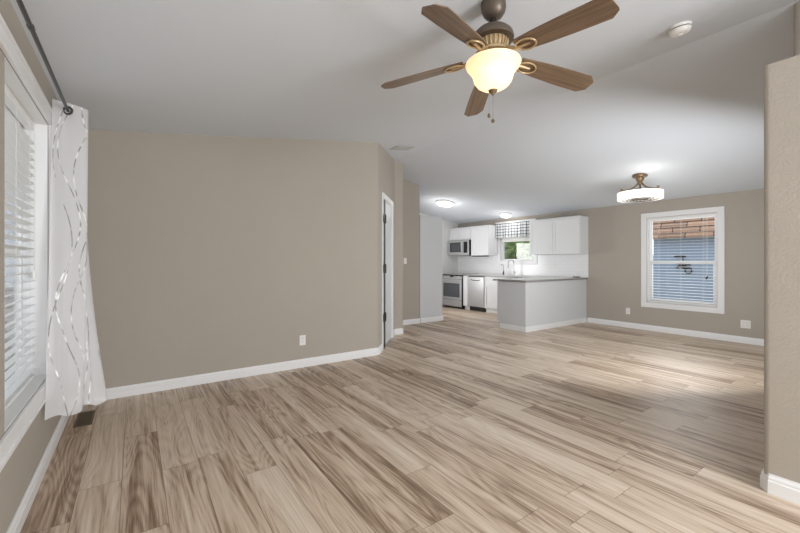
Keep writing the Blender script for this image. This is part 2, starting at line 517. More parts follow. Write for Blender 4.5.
# right foreground: closet block with plant ledge, taller wall set back above it
WX, WY = 2.862, 0.577
foot = [(WX, -2.58)] + arc_corner(Vector((WX, WY)), Vector((0, 1)), Vector((1, 0)), 0.03) + [(3.66, WY), (3.66, -2.58)]
bm = NB(); prism(bm, foot, 0, 2.355); obj('wall_front', bm, 'taupe', smooth=True, kind='structure')
foot = [(3.662, -2.58)] + arc_corner(Vector((3.662, WY + 0.012)), Vector((0, 1)), Vector((1, 0)), 0.03) + [(XR, WY + 0.012), (XR, -2.58)]
bm = NB(); prism(bm, foot, 0, zc); obj('wall_near', bm, 'taupe', smooth=True, kind='structure')
# rear wall behind the camera
bm = NB(); prism(bm, [(XL, -2.7), (RX, -2.7), (XR, -2.7), (XR, -2.58), (RX, -2.58), (XL, -2.58)], 0, zc)
obj('wall_rear', bm, 'taupe', kind='structure')


# ------------------------------------------------------------------ baseboards
def base_run(name, pts, th=0.016, hgt=0.10, side=1):
    """profile swept along points; the room lies on the left of the direction when side=1"""
    bm = NB()
    prof = [(0, 0), (th, 0), (th, hgt * .62), (th * .75, hgt * .68), (th * .75, hgt * .80), (th * .35, hgt * .92), (th * .3, hgt), (0, hgt)]
    P = [Vector(p) for p in pts]; rings = []
    for i, p in enumerate(P):
        d1 = (P[i] - P[i - 1]).normalized() if i > 0 else (P[1] - P[0]).normalized()
        d2 = (P[i + 1] - P[i]).normalized() if i < len(P) - 1 else d1
        n1 = Vector((-d1.y, d1.x)) * side; n2 = Vector((-d2.y, d2.x)) * side
        nn = (n1 + n2); nn.normalize(); k = 1 / max(0.3, nn.dot(n1))
        rings.append([bm.verts.new((p.x + nn.x * k * (o + 0.0008), p.y + nn.y * k * (o + 0.0008), z + 0.0005)) for o, z in prof])
    for A, B in zip(rings, rings[1:]):
        for j in range(len(prof)):
            bm.faces.new((A[j], A[(j + 1) % len(prof)], B[(j + 1) % len(prof)], B[j]))
    bm.faces.new(rings[0]); bm.faces.new(rings[-1][::-1])
    return obj(name, bm, 'trim', kind='structure')


base_run('baseboard_left', [(XL, -2.5), (XL, 4.392)], side=-1)
pc = P0 - Vector((1, 0)) * 0.035; pd = P0 + UD * 0.035
base_run('baseboard_back', [(XL + 0.018, YB), (pc.x, pc.y), (pd.x, pd.y), (P0 + UD * (S0 - 0.08))[:]], side=-1)
base_run('baseboard_hall', [(P0 + UD * (S1 + 0.08))[:], (P1.x, P1.y), (3.85, 5.45), (3.88, 5.48), (3.88, 6.16)], side=-1)
base_run('baseboard_hall_end', [(3.90, 6.18), (4.79, 6.18), (4.822, 6.182), (5.446, 6.182)][:1] + [(4.81, 6.18)], side=-1)
base_run('baseboard_partition', [(4.826, 6.182), (5.43, 6.182), (5.43, 6.86)], side=-1)
base_run('baseboard_right', [(XR, 0.60), (XR, 4.262)], side=1)
base_run('baseboard_front', [(WX, -2.5), (WX, WY - 0.03), (WX + 0.03, WY), (3.6, WY)], side=1, hgt=0.105)


# ------------------------------------------------------------------ casings, windows
def frame_yz(bm, x0, x1, y0, y1, z0, z1, w, bev=0.0, bot=None, top=None):
    bot = w if bot is None else bot; top = w if top is None else top
    box(bm, x0, x1, y0, y0 + w, z0, z1, bev); box(bm, x0, x1, y1 - w, y1, z0, z1, bev)
    box(bm, x0, x1, y0 + w, y1 - w, z0, z0 + bot, bev); box(bm, x0, x1, y0 + w, y1 - w, z1 - top, z1, bev)


# left window (window_1): casing on the wall, vinyl frame set back in the opening
w1 = empty('window_1', (XL, 2.8, LZ0), kind='structure')
bm = NB()
y1o = L1 + 0.09
box(bm, XL + 0.001, XL + 0.018, L0 - 0.09, y1o, LZ1, LZ1 + 0.09, 0.003)
box(bm, XL + 0.001, XL + 0.026, L0 - 0.09, y1o, LZ1 + 0.07, LZ1 + 0.093, 0.003)
box(bm, XL + 0.001, XL + 0.018, L0 - 0.09, y1o, LZ0 - 0.09, LZ0, 0.003)
box(bm, XL + 0.001, XL + 0.026, L0 - 0.09, y1o, LZ0 - 0.093, LZ0 - 0.07, 0.003)
box(bm, XL + 0.001, XL + 0.018, L1, y1o, LZ0, LZ1, 0.003)
box(bm, XL + 0.001, XL + 0.018, L0 - 0.09, L0, LZ0, LZ1, 0.003)
obj('casing', bm, 'trim', w1)
for (ya, yb) in ((L0, LM0), (LM1, L1)):
    bm = NB(); frame_yz(bm, XL - 0.147, XL - 0.115, ya + .001, yb - .001, LZ0 + .001, LZ1 - .001, 0.045, 0.003)
    box(bm, XL - 0.143, XL - 0.119, ya + .045, yb - .045, 1.31, 1.35, 0.003); obj('window_frame', bm, 'vinyl', w1)
    bm = NB(); box(bm, XL - 0.133, XL - 0.129, ya + .045, yb - .045, LZ0 + .045, LZ1 - .045); obj('glass', bm, 'glass', w1)
    bm = NB(); frame_yz(bm, XL - 0.115, XL - 0.001, ya + .001, yb - .001, LZ0 + .001, LZ1 - .001, 0.008); obj('jamb_liner', bm, 'trim', w1)

w2 = empty('window_2', (XR, 2.62, DZ0), kind='structure')
bm = NB(); frame_yz(bm, XR - 0.018, XR - 0.001, D0 - 0.09, D1 + 0.09, DZ0 - 0.09, DZ1 + 0.09, 0.088, 0.003); obj('casing', bm, 'trim', w2)
bm = NB(); frame_yz(bm, XR + 0.001, XR + 0.045, D0 + .001, D1 - .001, DZ0 + .001, DZ1 - .001, 0.008); obj('jamb_liner', bm, 'trim', w2)
bm = NB(); frame_yz(bm, XR + 0.045, XR + 0.095, D0 + .001, D1 - .001, DZ0 + .001, DZ1 - .001, 0.040, 0.003); obj('window_frame', bm, 'vinyl', w2)
bm = NB(); frame_yz(bm, XR + 0.052, XR + 0.078, D0 + .04, D1 - .04, DZ0 + .04, 1.28, 0.035, 0.003, top=0.05); obj('lower_sash', bm, 'vinyl', w2)
bm = NB(); frame_yz(bm, XR + 0.080, XR + 0.10, D0 + .04, D1 - .04, 1.235, DZ1 - .04, 0.022, 0.003); obj('upper_sash', bm, 'vinyl', w2)
bm = NB(); box(bm, XR + 0.063, XR + 0.067, D0 + .07, D1 - .07, DZ0 + .07, 1.235); box(bm, XR + 0.088, XR + 0.092, D0 + .06, D1 - .06, 1.255, DZ1 - .06)
obj('glass', bm, 'glass', w2)

w3 = empty('window_3', (XR, 6.06, KZ0), kind='structure')
bm = NB(); frame_yz(bm, XR - 0.02, XR - 0.009, K0 - 0.09, K1 + 0.09, KZ0 - 0.09, KZ1 + 0.09, 0.088, 0.003); obj('casing', bm, 'trim', w3)
bm = NB(); frame_yz(bm, XR + 0.05, XR + 0.10, K0 + .001, K1 - .001, KZ0 + .001, KZ1 - .001, 0.04, 0.003); obj('window_frame', bm, 'vinyl', w3)
bm = NB(); frame_yz(bm, XR - 0.009, XR + 0.05, K0 + .001, K1 - .001, KZ0 + .001, KZ1 - .001, 0.008); obj('jamb_liner', bm, 'trim', w3)
bm = NB(); box(bm, XR + 0.073, XR + 0.077, K0 + .04, K1 - .04, KZ0 + .04, KZ1 - .04); obj('glass', bm, 'glass', w3)


def blind(x, y0, y1, z0, z1, tilt, label, sp=0.0505, group=None, wand_y=None, cord_ys=(), inner=1, tassel='plastic'):
    e = empty('window_blind', (x, (y0 + y1) / 2, z0), label, 'window blind')
    bm = NB(); box(bm, x - 0.02, x + 0.02, y0, y1, z1 - 0.045, z1, 0.002); obj('headrail', bm, 'slat', e)
    bm = NB(); n = int((z1 - 0.06 - z0 - 0.03) / sp)
    for k in range(n):
        z = z0 + 0.045 + k * sp
        c, s_ = math.cos(tilt) * 0.0235, math.sin(tilt) * 0.0235
        v = [bm.verts.new(p) for p in ((x - c, y0, z - s_), (x + c, y0, z + s_), (x + c, y1, z + s_), (x - c, y1, z - s_),
                                       (x - c, y0, z - s_ + .0025), (x + c, y0, z + s_ + .0025), (x + c, y1, z + s_ + .0025), (x - c, y1, z - s_ + .0025))]
        for q in ((3, 2, 1, 0), (4, 5, 6, 7), (0, 1, 5, 4), (1, 2, 6, 5), (2, 3, 7, 6), (3, 0, 4, 7)): bm.faces.new([v[i] for i in q])
    obj('slats', bm, 'slat', e)
    bm = NB(); box(bm, x - 0.022, x + 0.022, y0, y1, z0 + 0.002, z0 + 0.02, 0.003); obj('bottom_rail', bm, 'slat', e)
    for yy in cord_ys:
        bm = NB()
        for dx in (-0.024, 0.024): tube(bm, [(x + dx, yy, z0 + .02), (x + dx, yy, z1 - .04)], 0.0012, 6)
        obj('ladder_cord', bm, 'cord', e)
    if wand_y is not None:
        bm = NB(); xx = x + inner * 0.03
        zt = wand_y[1]
        tube(bm, [(xx, wand_y[0], z1 - .03), (xx, wand_y[0], zt)], 0.0018, 6)
        tube(bm, [(xx, wand_y[0] + .018, z1 - .03), (xx, wand_y[0] + .018, zt - .012)], 0.0018, 6)
        pc_ = obj('pull_cord', bm, 'cord', e)
        bm = NB()
        for (dy, dz) in ((0, 0), (.018, -.012)):
            lathe(bm, [(0, 0.0), (.006, -.004), (.010, -.036), (.009, -.042), (0, -.043)], (xx, wand_y[0] + dy, zt + dz), 12)
        obj('tassel', bm, tassel, e, smooth=True)
    return e


blind(XL - 0.080, LM1 + .012, L1 - .012, LZ0 + .008, LZ1 - .012, 0.22, 'white slatted blind in the left window beside the sheer curtain',
      cord_ys=(2.45, 2.80, 3.12), wand_y=(3.20, 1.22), inner=1)
blind(XL - 0.080, L0 + .012, LM0 - .012, LZ0 + .008, LZ1 - .012, 0.22, 'white slatted blind in the nearer half of the left window, past the frame edge', cord_ys=(1.05, 1.9))
blind(XR + 0.022, D0 + .012, D1 - .10 + .085, DZ0 + .012, DZ1 - .012, 0.07, 'open white slatted blind in the window with the blue wall outside', sp=0.05,
      cord_ys=(2.30, 2.62, 2.96), wand_y=(2.235, 1.03), inner=-1, tassel='hinge')

# ------------------------------------------------------------------ door in the angled wall
d1 = empty('door_1', (*(P0 + UD * ((S0 + S1) / 2)), 0), kind='structure')


def dprism(bm, s0, s1, n0, n1, z0, z1):
    pts = [P0 + UD * s0 + ND * n0, P0 + UD * s1 + ND * n0, P0 + UD * s1 + ND * n1, P0 + UD * s0 + ND * n1]
    prism(bm, [(p.x, p.y) for p in pts], z0, z1)


bm = NB(); cw = 0.07
dprism(bm, S0 - cw, S0, -0.012, -0.001, 0.001, DH + cw); dprism(bm, S1, S1 + cw, -0.018, -0.001, 0.001, DH + cw); dprism(bm, S0, S1, -0.018, -0.001, DH, DH + cw)
obj('door_casing', bm, 'trim', d1)
bm = NB(); dprism(bm, S0 + .001, S0 + .02, .012, T - .01, 0.001, DH - .001); dprism(bm, S1 - .02, S1 - .001, 0, T - .01, 0.001, DH - .001); dprism(bm, S0 + .02, S1 - .02, 0, T - .01, DH - .02, DH - .001)
obj('door_jamb', bm, 'trim', d1)
bm = NB(); dprism(bm, S0 + .131, S1 - .022, 0.006, 0.04, 0.008, DH - .024)
obj('door_slab', bm, 'door', d1)
bm = NB(); dprism(bm, S0 + .002, S0 + .13, -0.015, 0.011, 0.002, DH - .02); obj('door_gap_shade', bm, 'dark_slot', d1)  # solid dark strip stands in for the shade of the open gap
for hz in (1.89, 1.165, 0.46):
    bm = NB(); dprism(bm, S0 - .05, S0 + .15, -0.026, -0.019, hz - .055, hz + .055)
    p = P0 + UD * (S0 + .05) - ND * 0.028
    lathe(bm, [(0, -.065), (.012, -.065), (.012, .065), (0, .065)], (p.x, p.y, hz), 12)
    obj('hinge', bm, 'hinge', d1)

# ------------------------------------------------------------------ outlets and switch
def plate_y(name, label, cat, x, y, z, wd, hg, kind_):       # on a wall facing -Y
    e = empty(name, (x, y, z), label, cat)
    bm = NB(); box(bm, x - wd / 2, x + wd / 2, y - .006, y - .0006, z - hg / 2, z + hg / 2, 0.002); obj('cover_plate', bm, 'plastic', e)
    if kind_ == 'outlet':
        for dz in (.022, -.022):
            bm = NB(); box(bm, x - .014, x + .014, y - .009, y - .005, z + dz - .013, z + dz + .013, 0.002); r = obj('receptacle', bm, 'plastic', e)
            bm = NB(); box(bm, x - .007, x - .004, y - .0096, y - .008, z + dz - .004, z + dz + .006); box(bm, x + .004, x + .007, y - .0096, y - .008, z + dz - .004, z + dz + .006)
            obj('slots', bm, 'dark_slot', r)
    else:
        bm = NB(); box(bm, x - .016, x + .016, y - .010, y - .005, z - .033, z + .033, 0.002); obj('rocker', bm, 'plastic', e)
    return e


def plate_x(name, label, cat, x, y, z, wd, hg, n):           # on the right wall, facing -X
    e = empty(name, (x, y, z), label, cat)
    bm = NB(); box(bm, x - .006, x - .0006, y - wd / 2, y + wd / 2, z - hg / 2, z + hg / 2, 0.002); obj('cover_plate', bm, 'plastic', e)
    for k in range(n):
        yy = y + (k - (n - 1) / 2) * .046
        for dz in (.022, -.022):
            bm = NB(); box(bm, x - .009, x - .005, yy - .014, yy + .014, z + dz - .013, z + dz + .013, 0.002); r = obj('receptacle', bm, 'plastic', e)
            bm = NB(); box(bm, x - .0096, x - .008, yy - .007, yy - .004, z + dz - .004, z + dz + .006); box(bm, x - .0096, x - .008, yy + .004, yy + .007, z + dz - .004, z + dz + .006)
            obj('slots', bm, 'dark_slot', r)
    return e


plate_y('wall_outlet', 'white wall outlet low on the big taupe wall', 'outlet', 1.652, YB, 0.325, .075, .12, 'outlet')
plate_y('light_switch', 'white light switch on the taupe wall end beyond the door', 'light switch', 4.44, 6.18, 1.28, .075, .12, 'switch')
plate_x('wall_outlet', 'white wall outlet between the kitchen peninsula and the dining window', 'outlet', XR, 3.472, 0.318, .075, .12, 1)
plate_x('wall_outlet', 'wide white double outlet right of the dining window', 'outlet', XR, 1.76, 0.297, .12, .125, 2)

# ------------------------------------------------------------------ floor register and ceiling vent
e = empty('floor_vent', (-0.325, 3.98, 0.0), 'small brown metal register in the floor below the sheer curtain', 'floor vent')
bm = NB(); x0, x1, y0, y1 = -0.385, -0.272, 3.80, 4.14
for b in ((x0, x1, y0, y0 + .015), (x0, x1, y1 - .015, y1), (x0, x0 + .015, y0 + .015, y1 - .015), (x1 - .015, x1, y0 + .015, y1 - .015)):
    box(bm, b[0], b[1], b[2], b[3], 0.0008, 0.005)
obj('rim', bm, 'vent_brown', e)
bm = NB()
for k in range(17): box(bm, x0 + .015, x1 - .015, y0 + .022 + k * .0178, y0 + .028 + k * .0178, 0.0012, 0.004)
obj('louvers', bm, 'vent_brown', e)
bm = NB(); box(bm, x0 + .014, x1 - .014, y0 + .014, y1 - .014, 0.0005, 0.0011); obj('duct_mouth', bm, 'dark_slot', e)


def on_slope(o, x, y, left=True, drop=0.0):
    a = -math.atan(SL) if left else math.atan(SR)
    o.location = (x, y, zc(x) - drop); o.rotation_euler = (0, a, 0)


e = empty('ceiling_vent', (0, 0, 0), 'white slotted air vent in the sloping ceiling above the door', 'ceiling vent')
bm = NB()
for b in ((-.16, .16, -.10, -.075), (-.16, .16, .075, .10), (-.16, -.135, -.075, .075), (.135, .16, -.075, .075)): box(bm, *b, -.010, -.001, .002)
obj('frame', bm, 'vent_grey', e)
bm = NB()
for k in range(8):
    y = -.066 + k * .0185
    v = [bm.verts.new(p) for p in ((-.135, y, -.002), (.135, y, -.002), (.135, y + .012, -.010), (-.135, y + .012, -.010))]; bm.faces.new(v)
obj('louvers', bm, 'vent_grey', e)
bm = NB(); box(bm, -.135, .135, -.075, .075, -.0018, -.0008); obj('duct_mouth', bm, mat('vent_shadow', (120, 120, 120), 0.8, noise=0.05), e)
on_slope(e, 3.27, 4.63)

e = empty('smoke_detector', (0, 0, 0), 'round white smoke detector on the ceiling near the fan', 'smoke detector')
bm = NB(); lathe(bm, [(0, -.001), (.070, -.001), (.070, -.012), (.066, -.018), (0, -.018)], seg=40); obj('mounting_plate', bm, 'plastic', e, smooth=True)
bm = NB(); lathe(bm, [(.056, -.018), (.057, -.026)], seg=40); obj('shadow_gap', bm, 'dark_slot', e)
bm = NB(); lathe(bm, [(.066, -.025), (.067, -.034), (.060, -.050), (.045, -.058), (0, -.060)], seg=40); lathe(bm, [(0, -.025), (.066, -.025)], seg=40); obj('cover', bm, 'plastic', e, smooth=True)
bm = NB(); lathe(bm, [(0, -.066), (.014, -.066), (.016, -.058)], seg=20); obj('test_button', bm, 'plastic', e, smooth=True)
on_slope(e, 3.20, 1.083)

# ------------------------------------------------------------------ curtain rod and curtain
RXX, RZ = -0.360, 2.262
e = empty('curtain_rod', (RXX, 3.5, RZ), 'dark pewter curtain rod above the left window', 'curtain rod')
bm = NB(); tube(bm, [(RXX, 0.4, RZ), (RXX, 3.72, RZ)], 0.0095, 12); obj('pole', bm, 'rod', e, smooth=True)
bm = NB(); tube(bm, [(RXX, 2.20, RZ), (RXX, 2.23, RZ)], 0.0125, 12); obj('joint_collar', bm, 'rod', e, smooth=True)
bm = NB(); o = Vector((RXX, 3.72, RZ)); tube(bm, [o, o + Vector((0, .01, 0)), o + Vector((0, .02, 0)), o + Vector((0, .045, 0)), o + Vector((0, .06, 0))], [.012, .012, .02, .02, .008], 12); obj('finial', bm, 'rod', e, smooth=True)
for yy in (0.7, 3.68):
    bm = NB(); tube(bm, [(XL + .001, yy, RZ - .0), (RXX, yy, RZ - .0)], .006, 8); box(bm, XL + .0008, XL + .006, yy - .02, yy + .02, RZ - .035, RZ + .035, .002); obj('bracket', bm, 'rod', e)

top = [(-.438, 3.285), (-.405, 3.30), (-.36, 3.31), (-.31, 3.33), (-.262, 3.375), (-.285, 3.425), (-.37, 3.44), (-.425, 3.46), (-.40, 3.50), (-.33, 3.515), (-.285, 3.54), (-.33, 3.58), (-.41, 3.60), (-.425, 3.64), (-.37, 3.665)]
bot = [(-.432, 3.03), (-.392, 3.06), (-.348, 3.075), (-.305, 3.10), (-.268, 3.13), (-.262, 3.19), (-.225, 3.205), (-.19, 3.215), (-.157, 3.25), (-.19, 3.34), (-.27, 3.37), (-.34, 3.42), (-.41, 3.50), (-.42, 3.58), (-.36, 3.63)]


def smooth_path(pts, n):
    P = [Vector(p) for p in pts]; out = []
    m = len(P) - 1
    for i in range(n + 1):
        t = i / n * m; k = min(int(t), m - 1); f = t - k
        p0 = P[max(k - 1, 0)]; p1 = P[k]; p2 = P[k + 1]; p3 = P[min(k + 2, m)]
        out.append(0.5 * ((2 * p1) + (-p0 + p2) * f + (2 * p0 - 5 * p1 + 4 * p2 - p3) * f * f + (-p0 + 3 * p1 - 3 * p2 + p3) * f ** 3))
    return out


cur = empty('curtain', (-.35, 3.4, 0.36), 'white sheer curtain with silver wavy lines hanging at the left window', 'curtain')
NU, NV = 110, 46
tp = smooth_path(top, NU); bt = smooth_path(bot, NU)
bm = NB(); uvl = bm.loops.layers.uv.new('UVMap'); grid = []
ztop, zbot = 2.318, 0.33
for j in range(NV + 1):
    v = j / NV; row = []
    k = v ** 1.15
    for i in range(NU + 1):
        p = tp[i].lerp(bt[i], k)
        wob = 0.006 * math.sin(i * .35 + v * 5) * v
        zz = ztop + (zbot - ztop) * v - 0.028 * (1 - v) * max(0, (i / NU)) + 0.012 * v * math.sin(i * .21)
        row.append((bm.verts.new((max(p.x + wob, -0.434), p.y, zz)), (i / NU * 0.98, zz)))
    grid.append(row)
for j in range(NV):
    for i in range(NU):
        q = [grid[j][i], grid[j][i + 1], grid[j + 1][i + 1], grid[j + 1][i]]
        f = bm.faces.new([a[0] for a in q])
        for lp, a in zip(f.loops, q): lp[uvl].uv = a[1]
obj('fabric', bm, 'curtain', cur, smooth=True)
for (gy, rot) in ((3.305, 0.35), (3.44, -.3), (3.512, .3), (3.59, -.3)):
    bm = NB()
    ring = []
    for k in range(24):
        a = 2 * PI * k / 24
        dn = Vector((math.sin(rot), math.cos(rot), 0)); dx = Vector((math.cos(rot), -math.sin(rot), 0))
        ring.append(Vector((RXX, gy - .006, RZ)) + dx * 0.0235 * math.cos(a) + Vector((0, 0, 1)) * 0.0235 * math.sin(a))
    ring.append(ring[0]); ring.append(ring[1])
    tube(bm, ring, 0.0065, 8, cap=False)
    obj('grommet', bm, 'rod', cur, smooth=True)

# ------------------------------------------------------------------ ceiling fan
FX, FY = 1.655, 1.455
FZ = zc(FX)
fan = empty('ceiling_fan', (FX, FY, FZ), 'five-bladed ceiling fan with lit amber glass bowl', 'ceiling fan')
bm = NB(); cz = FZ
lathe(bm, [(0.0, .0), (.066, .0), (.069, -.015), (.068, -.045), (.060, -.070), (.044, -.090), (.026, -.099), (0, -.099)], (0, 0, 0), 40)
bmesh.ops.rotate(bm, verts=bm.verts, cent=(0, 0, 0), matrix=Matrix.Rotation(-math.atan(SL), 3, 'Y'))
bmesh.ops.translate(bm, verts=bm.verts, vec=(FX, FY, FZ - .001)); obj('canopy', bm, 'bronze', fan, smooth=True)
c0 = (FX, FY, 0)
bm = NB(); lathe(bm, [(0, 2.642), (.018, 2.64), (.022, 2.615), (.018, 2.60), (.012, 2.592), (.012, 2.56), (0, 2.56)], c0, 24); obj('downrod', bm, 'hinge', fan, smooth=True)
bm = NB(); lathe(bm, [(.012, 2.586), (.050, 2.583), (.088, 2.568), (.108, 2.548), (.115, 2.525), (.113, 2.512), (.078, 2.508), (0, 2.508)], c0, 48); obj('motor_housing', bm, 'bronze', fan, smooth=True)
bm = NB(); lathe(bm, [(.078, 2.510), (.080, 2.50), (.072, 2.47), (.060, 2.452), (0, 2.452)], c0, 48)
band = obj('vented_band', bm, 'glow_bronze', fan, smooth=True)
bm = NB()
for k in range(22):
    a = 2 * PI * k / 22; ca, sa = math.cos(a), math.sin(a)
    tube(bm, [(FX + ca * .084, FY + sa * .084, 2.503), (FX + ca * .078, FY + sa * .078, 2.475), (FX + ca * .066, FY + sa * .066, 2.455)], .0045, 6)
obj('ribs', bm, 'glow_bronze', band)
bm = NB(); lathe(bm, [(0, 2.452), (.085, 2.450), (.098, 2.443), (.098, 2.430), (.06, 2.426), (.055, 2.405), (.10, 2.398), (.128, 2.392), (.130, 2.384), (.0, 2.384)], c0, 48); obj('light_fitter', bm, 'glow_bronze', fan, smooth=True)

ph0 = math.radians(-17.98)
ZR, ZT, RT = 2.425, 2.350, 0.668
for k in range(5):
    a = ph0 + k * 2 * PI / 5
    er = Vector((math.cos(a), math.sin(a), 0)); et = Vector((-math.sin(a), math.cos(a), 0))
    pitch = math.radians(12)

    def P(r, t, dz=0.0):
        s_ = (r - .17) / (RT - .17)
        zz = ZR - .018 + (ZT - ZR + .018) * s_
        return Vector((FX, FY, 0)) + er * r + et * t * math.cos(pitch) + Vector((0, 0, zz - t * math.sin(pitch) + dz))
    out = [(.165, -.043), (.17, -.048), (.30, -.060), (.45, -.067), (RT - .045, -.070), (RT - .004, -.038), (RT, -.03), (RT, .03), (RT - .004, .038), (RT - .045, .070), (.45, .067), (.30, .060), (.17, .048), (.165, .043)]
    bm = NB(); uvl = bm.loops.layers.uv.new('UVMap')
    A = [bm.verts.new(P(r, t, -.003)) for r, t in out]; B = [bm.verts.new(P(r, t, .003)) for r, t in out]
    rt = {}
    for i, (r, t) in enumerate(out): rt[A[i]] = (r + k * 3, t); rt[B[i]] = (r + k * 3, t)
    # strips keep the long face well shaped
    n = len(out)
    for i in range(n // 2 - 1):
        bm.faces.new((A[i], A[i + 1], A[n - 2 - i], A[n - 1 - i])); bm.faces.new((B[n - 1 - i], B[n - 2 - i], B[i + 1], B[i]))
    for i in range(n): bm.faces.new((A[i], A[(i + 1) % n], B[(i + 1) % n], B[i]))
    for f in bm.faces:
        for lp in f.loops: lp[uvl].uv = rt[lp.vert]
    bl = obj('blade', bm, 'blade', fan)
    # blade iron: arm from hub, then an open shield plate under the blade
    bm = NB()
    tube(bm, [Vector((FX, FY, 2.437)) + er * .085, Vector((FX, FY, 2.418)) + er * .125, P(.165, 0, -.012)], [.012, .010, .011], 8)
    loop = [P(.165 + .055 + .055 * math.cos(q_), .040 * math.sin(q_), -.010) for q_ in [2 * PI * j / 20 for j in range(21)]]
    tube(bm, loop, .0052, 8, cap=False)
    tube(bm, [P(.165, 0, -.010), P(.24, 0, -.009)], [.010, .006], 8)
    obj('blade_iron', bm, 'glow_bronze', fan, smooth=True)
bm = NB()
prof = [(.150, 2.388), (.153, 2.380), (.148, 2.366), (.132, 2.346), (.116, 2.326), (.110, 2.306), (.104, 2.284), (.088, 2.262), (.062, 2.245), (.030, 2.236), (0, 2.234)]
inner = [(max(r - .004, 0), z + .004) for r, z in prof[::-1]]
lathe(bm, prof + [], c0, 56); obj('glass_bowl', bm, 'bowl', fan, smooth=True)
vb = Vector((0.8198, -0.5726, 0))
for s_ in (-1, 1):
    p = Vector((FX, FY, 2.312)) + vb * s_ * .060 - Vector((0.57, 0.82, 0)) * .022
    bm = NB(); bmesh.ops.create_uvsphere(bm, u_segments=20, v_segments=12, radius=.026, matrix=Matrix.Translation(p)); obj('bulb', bm, 'bulb', fan, smooth=True)
bm = NB(); lathe(bm, [(0, 2.236), (.026, 2.233), (.022, 2.224), (.010, 2.214), (.006, 2.206), (0, 2.204)], c0, 24); obj('bowl_finial', bm, 'light_bronze', fan, smooth=True)
for (dx, zb) in ((-.022, 2.105), (.0, 2.075)):
    p = Vector((FX, FY, 0)) + vb * dx
    bm = NB(); tube(bm, [(p.x, p.y, 2.24 if dx else 2.204), (p.x, p.y, zb)], .0014, 6); ch = obj('pull_chain', bm, 'chrome', fan)
    bm = NB(); lathe(bm, [(0, 0), (.004, -.002), (.009, -.018), (.008, -.024), (0, -.027)] if dx else [(0, 0), (.006, -.004), (.010, -.012), (.009, -.02), (0, -.026)], (p.x, p.y, zb), 14); obj('chain_knob', bm, 'light_bronze', ch, smooth=True)
ld = bpy.data.lights.new('fan_lamp', 'POINT'); ld.energy = 0.5; ld.color = (1, .80, .55); ld.shadow_soft_size = .05
lo = bpy.data.objects.new('fan_lamp', ld); COL.objects.link(lo); lo.parent = fan; lo.location = (0, 0, 2.345 - FZ)

# ------------------------------------------------------------------ dining drum light
QX, QY = 6.35, 2.67
QZ = zc(QX)
dl = empty('drum_ceiling_light', (QX, QY, QZ), 'bronze semi-flush light with glowing white ring in the dining area', 'ceiling light')
c1 = (QX, QY, 0)
bm = NB(); lathe(bm, [(0, QZ + .02), (.10, QZ + .02), (.105, QZ - .016), (.098, QZ - .030), (.062, QZ - .045), (.048, QZ - .085), (.028, QZ - .105), (.03, QZ - .13), (.018, QZ - .15), (0, QZ - .15)], c1, 32); obj('canopy', bm, 'light_bronze', dl, smooth=True)
for k in range(3):
    a = math.radians(20 + 120 * k); er = Vector((math.cos(a), math.sin(a), 0)); b0 = Vector((QX, QY, 0))
    bm = NB(); tube(bm, [b0 + er * .015 + Vector((0, 0, QZ - .10)), b0 + er * .05 + Vector((0, 0, 2.44)), b0 + er * .10 + Vector((0, 0, 2.395)), b0 + er * .19 + Vector((0, 0, 2.365)), b0 + er * .268 + Vector((0, 0, 2.350))], [.012, .012, .010, .009, .009], 10)
    tube(bm, [b0 + er * .268 + Vector((0, 0, 2.333)), b0 + er * .268 + Vector((0, 0, 2.375)), b0 + er * .268 + Vector((0, 0, 2.385))], [.014, .014, .018], 10)
    obj('arm', bm, 'light_bronze', dl, smooth=True)
bm = NB(); lathe(bm, [(0, 2.41), (.04, 2.385), (.10, 2.355), (.16, 2.342), (.16, 2.337), (0, 2.337)], c1, 40); obj('hub_cap', bm, 'light_bronze', dl, smooth=True)
bm = NB(); lathe(bm, [(.297, 2.332), (.302, 2.327), (.302, 2.224), (.297, 2.218), (.262, 2.214), (.248, 2.218), (.248, 2.332), (.297, 2.332)], c1, 64); obj('ring_shade', bm, 'drum', dl, smooth=True)
bm = NB()
lathe(bm, [(.246, 2.224), (.249, 2.218), (.246, 2.212), (.240, 2.218), (.246, 2.224)], c1, 48)
for r in (.06, .12, .18): lathe(bm, [(r + .003, 2.218), (r, 2.221), (r - .003, 2.218), (r, 2.215), (r + .003, 2.218)], c1, 40)
for k in range(18):
    a = 2 * PI * k / 18; tube(bm, [(QX + math.cos(a) * .03, QY + math.sin(a) * .03, 2.218), (QX + math.cos(a) * .243, QY + math.sin(a) * .243, 2.218)], .003, 6)
lathe(bm, [(0, 2.224), (.035, 2.224), (.035, 2.210), (0, 2.208)], c1, 24)
obj('grille', bm, 'bronze', dl)
bm = NB(); lathe(bm, [(0, 2.27), (.24, 2.27)], c1, 48); obj('inner_plate', bm, 'bronze', dl)
ld = bpy.data.lights.new('drum_lamp', 'POINT'); ld.energy = 1.2; ld.color = (1, .95, .88); ld.shadow_soft_size = .12
lo = bpy.data.objects.new('drum_lamp', ld); COL.objects.link(lo); lo.parent = dl; lo.location = (-.28, -.22, 2.42 - QZ)


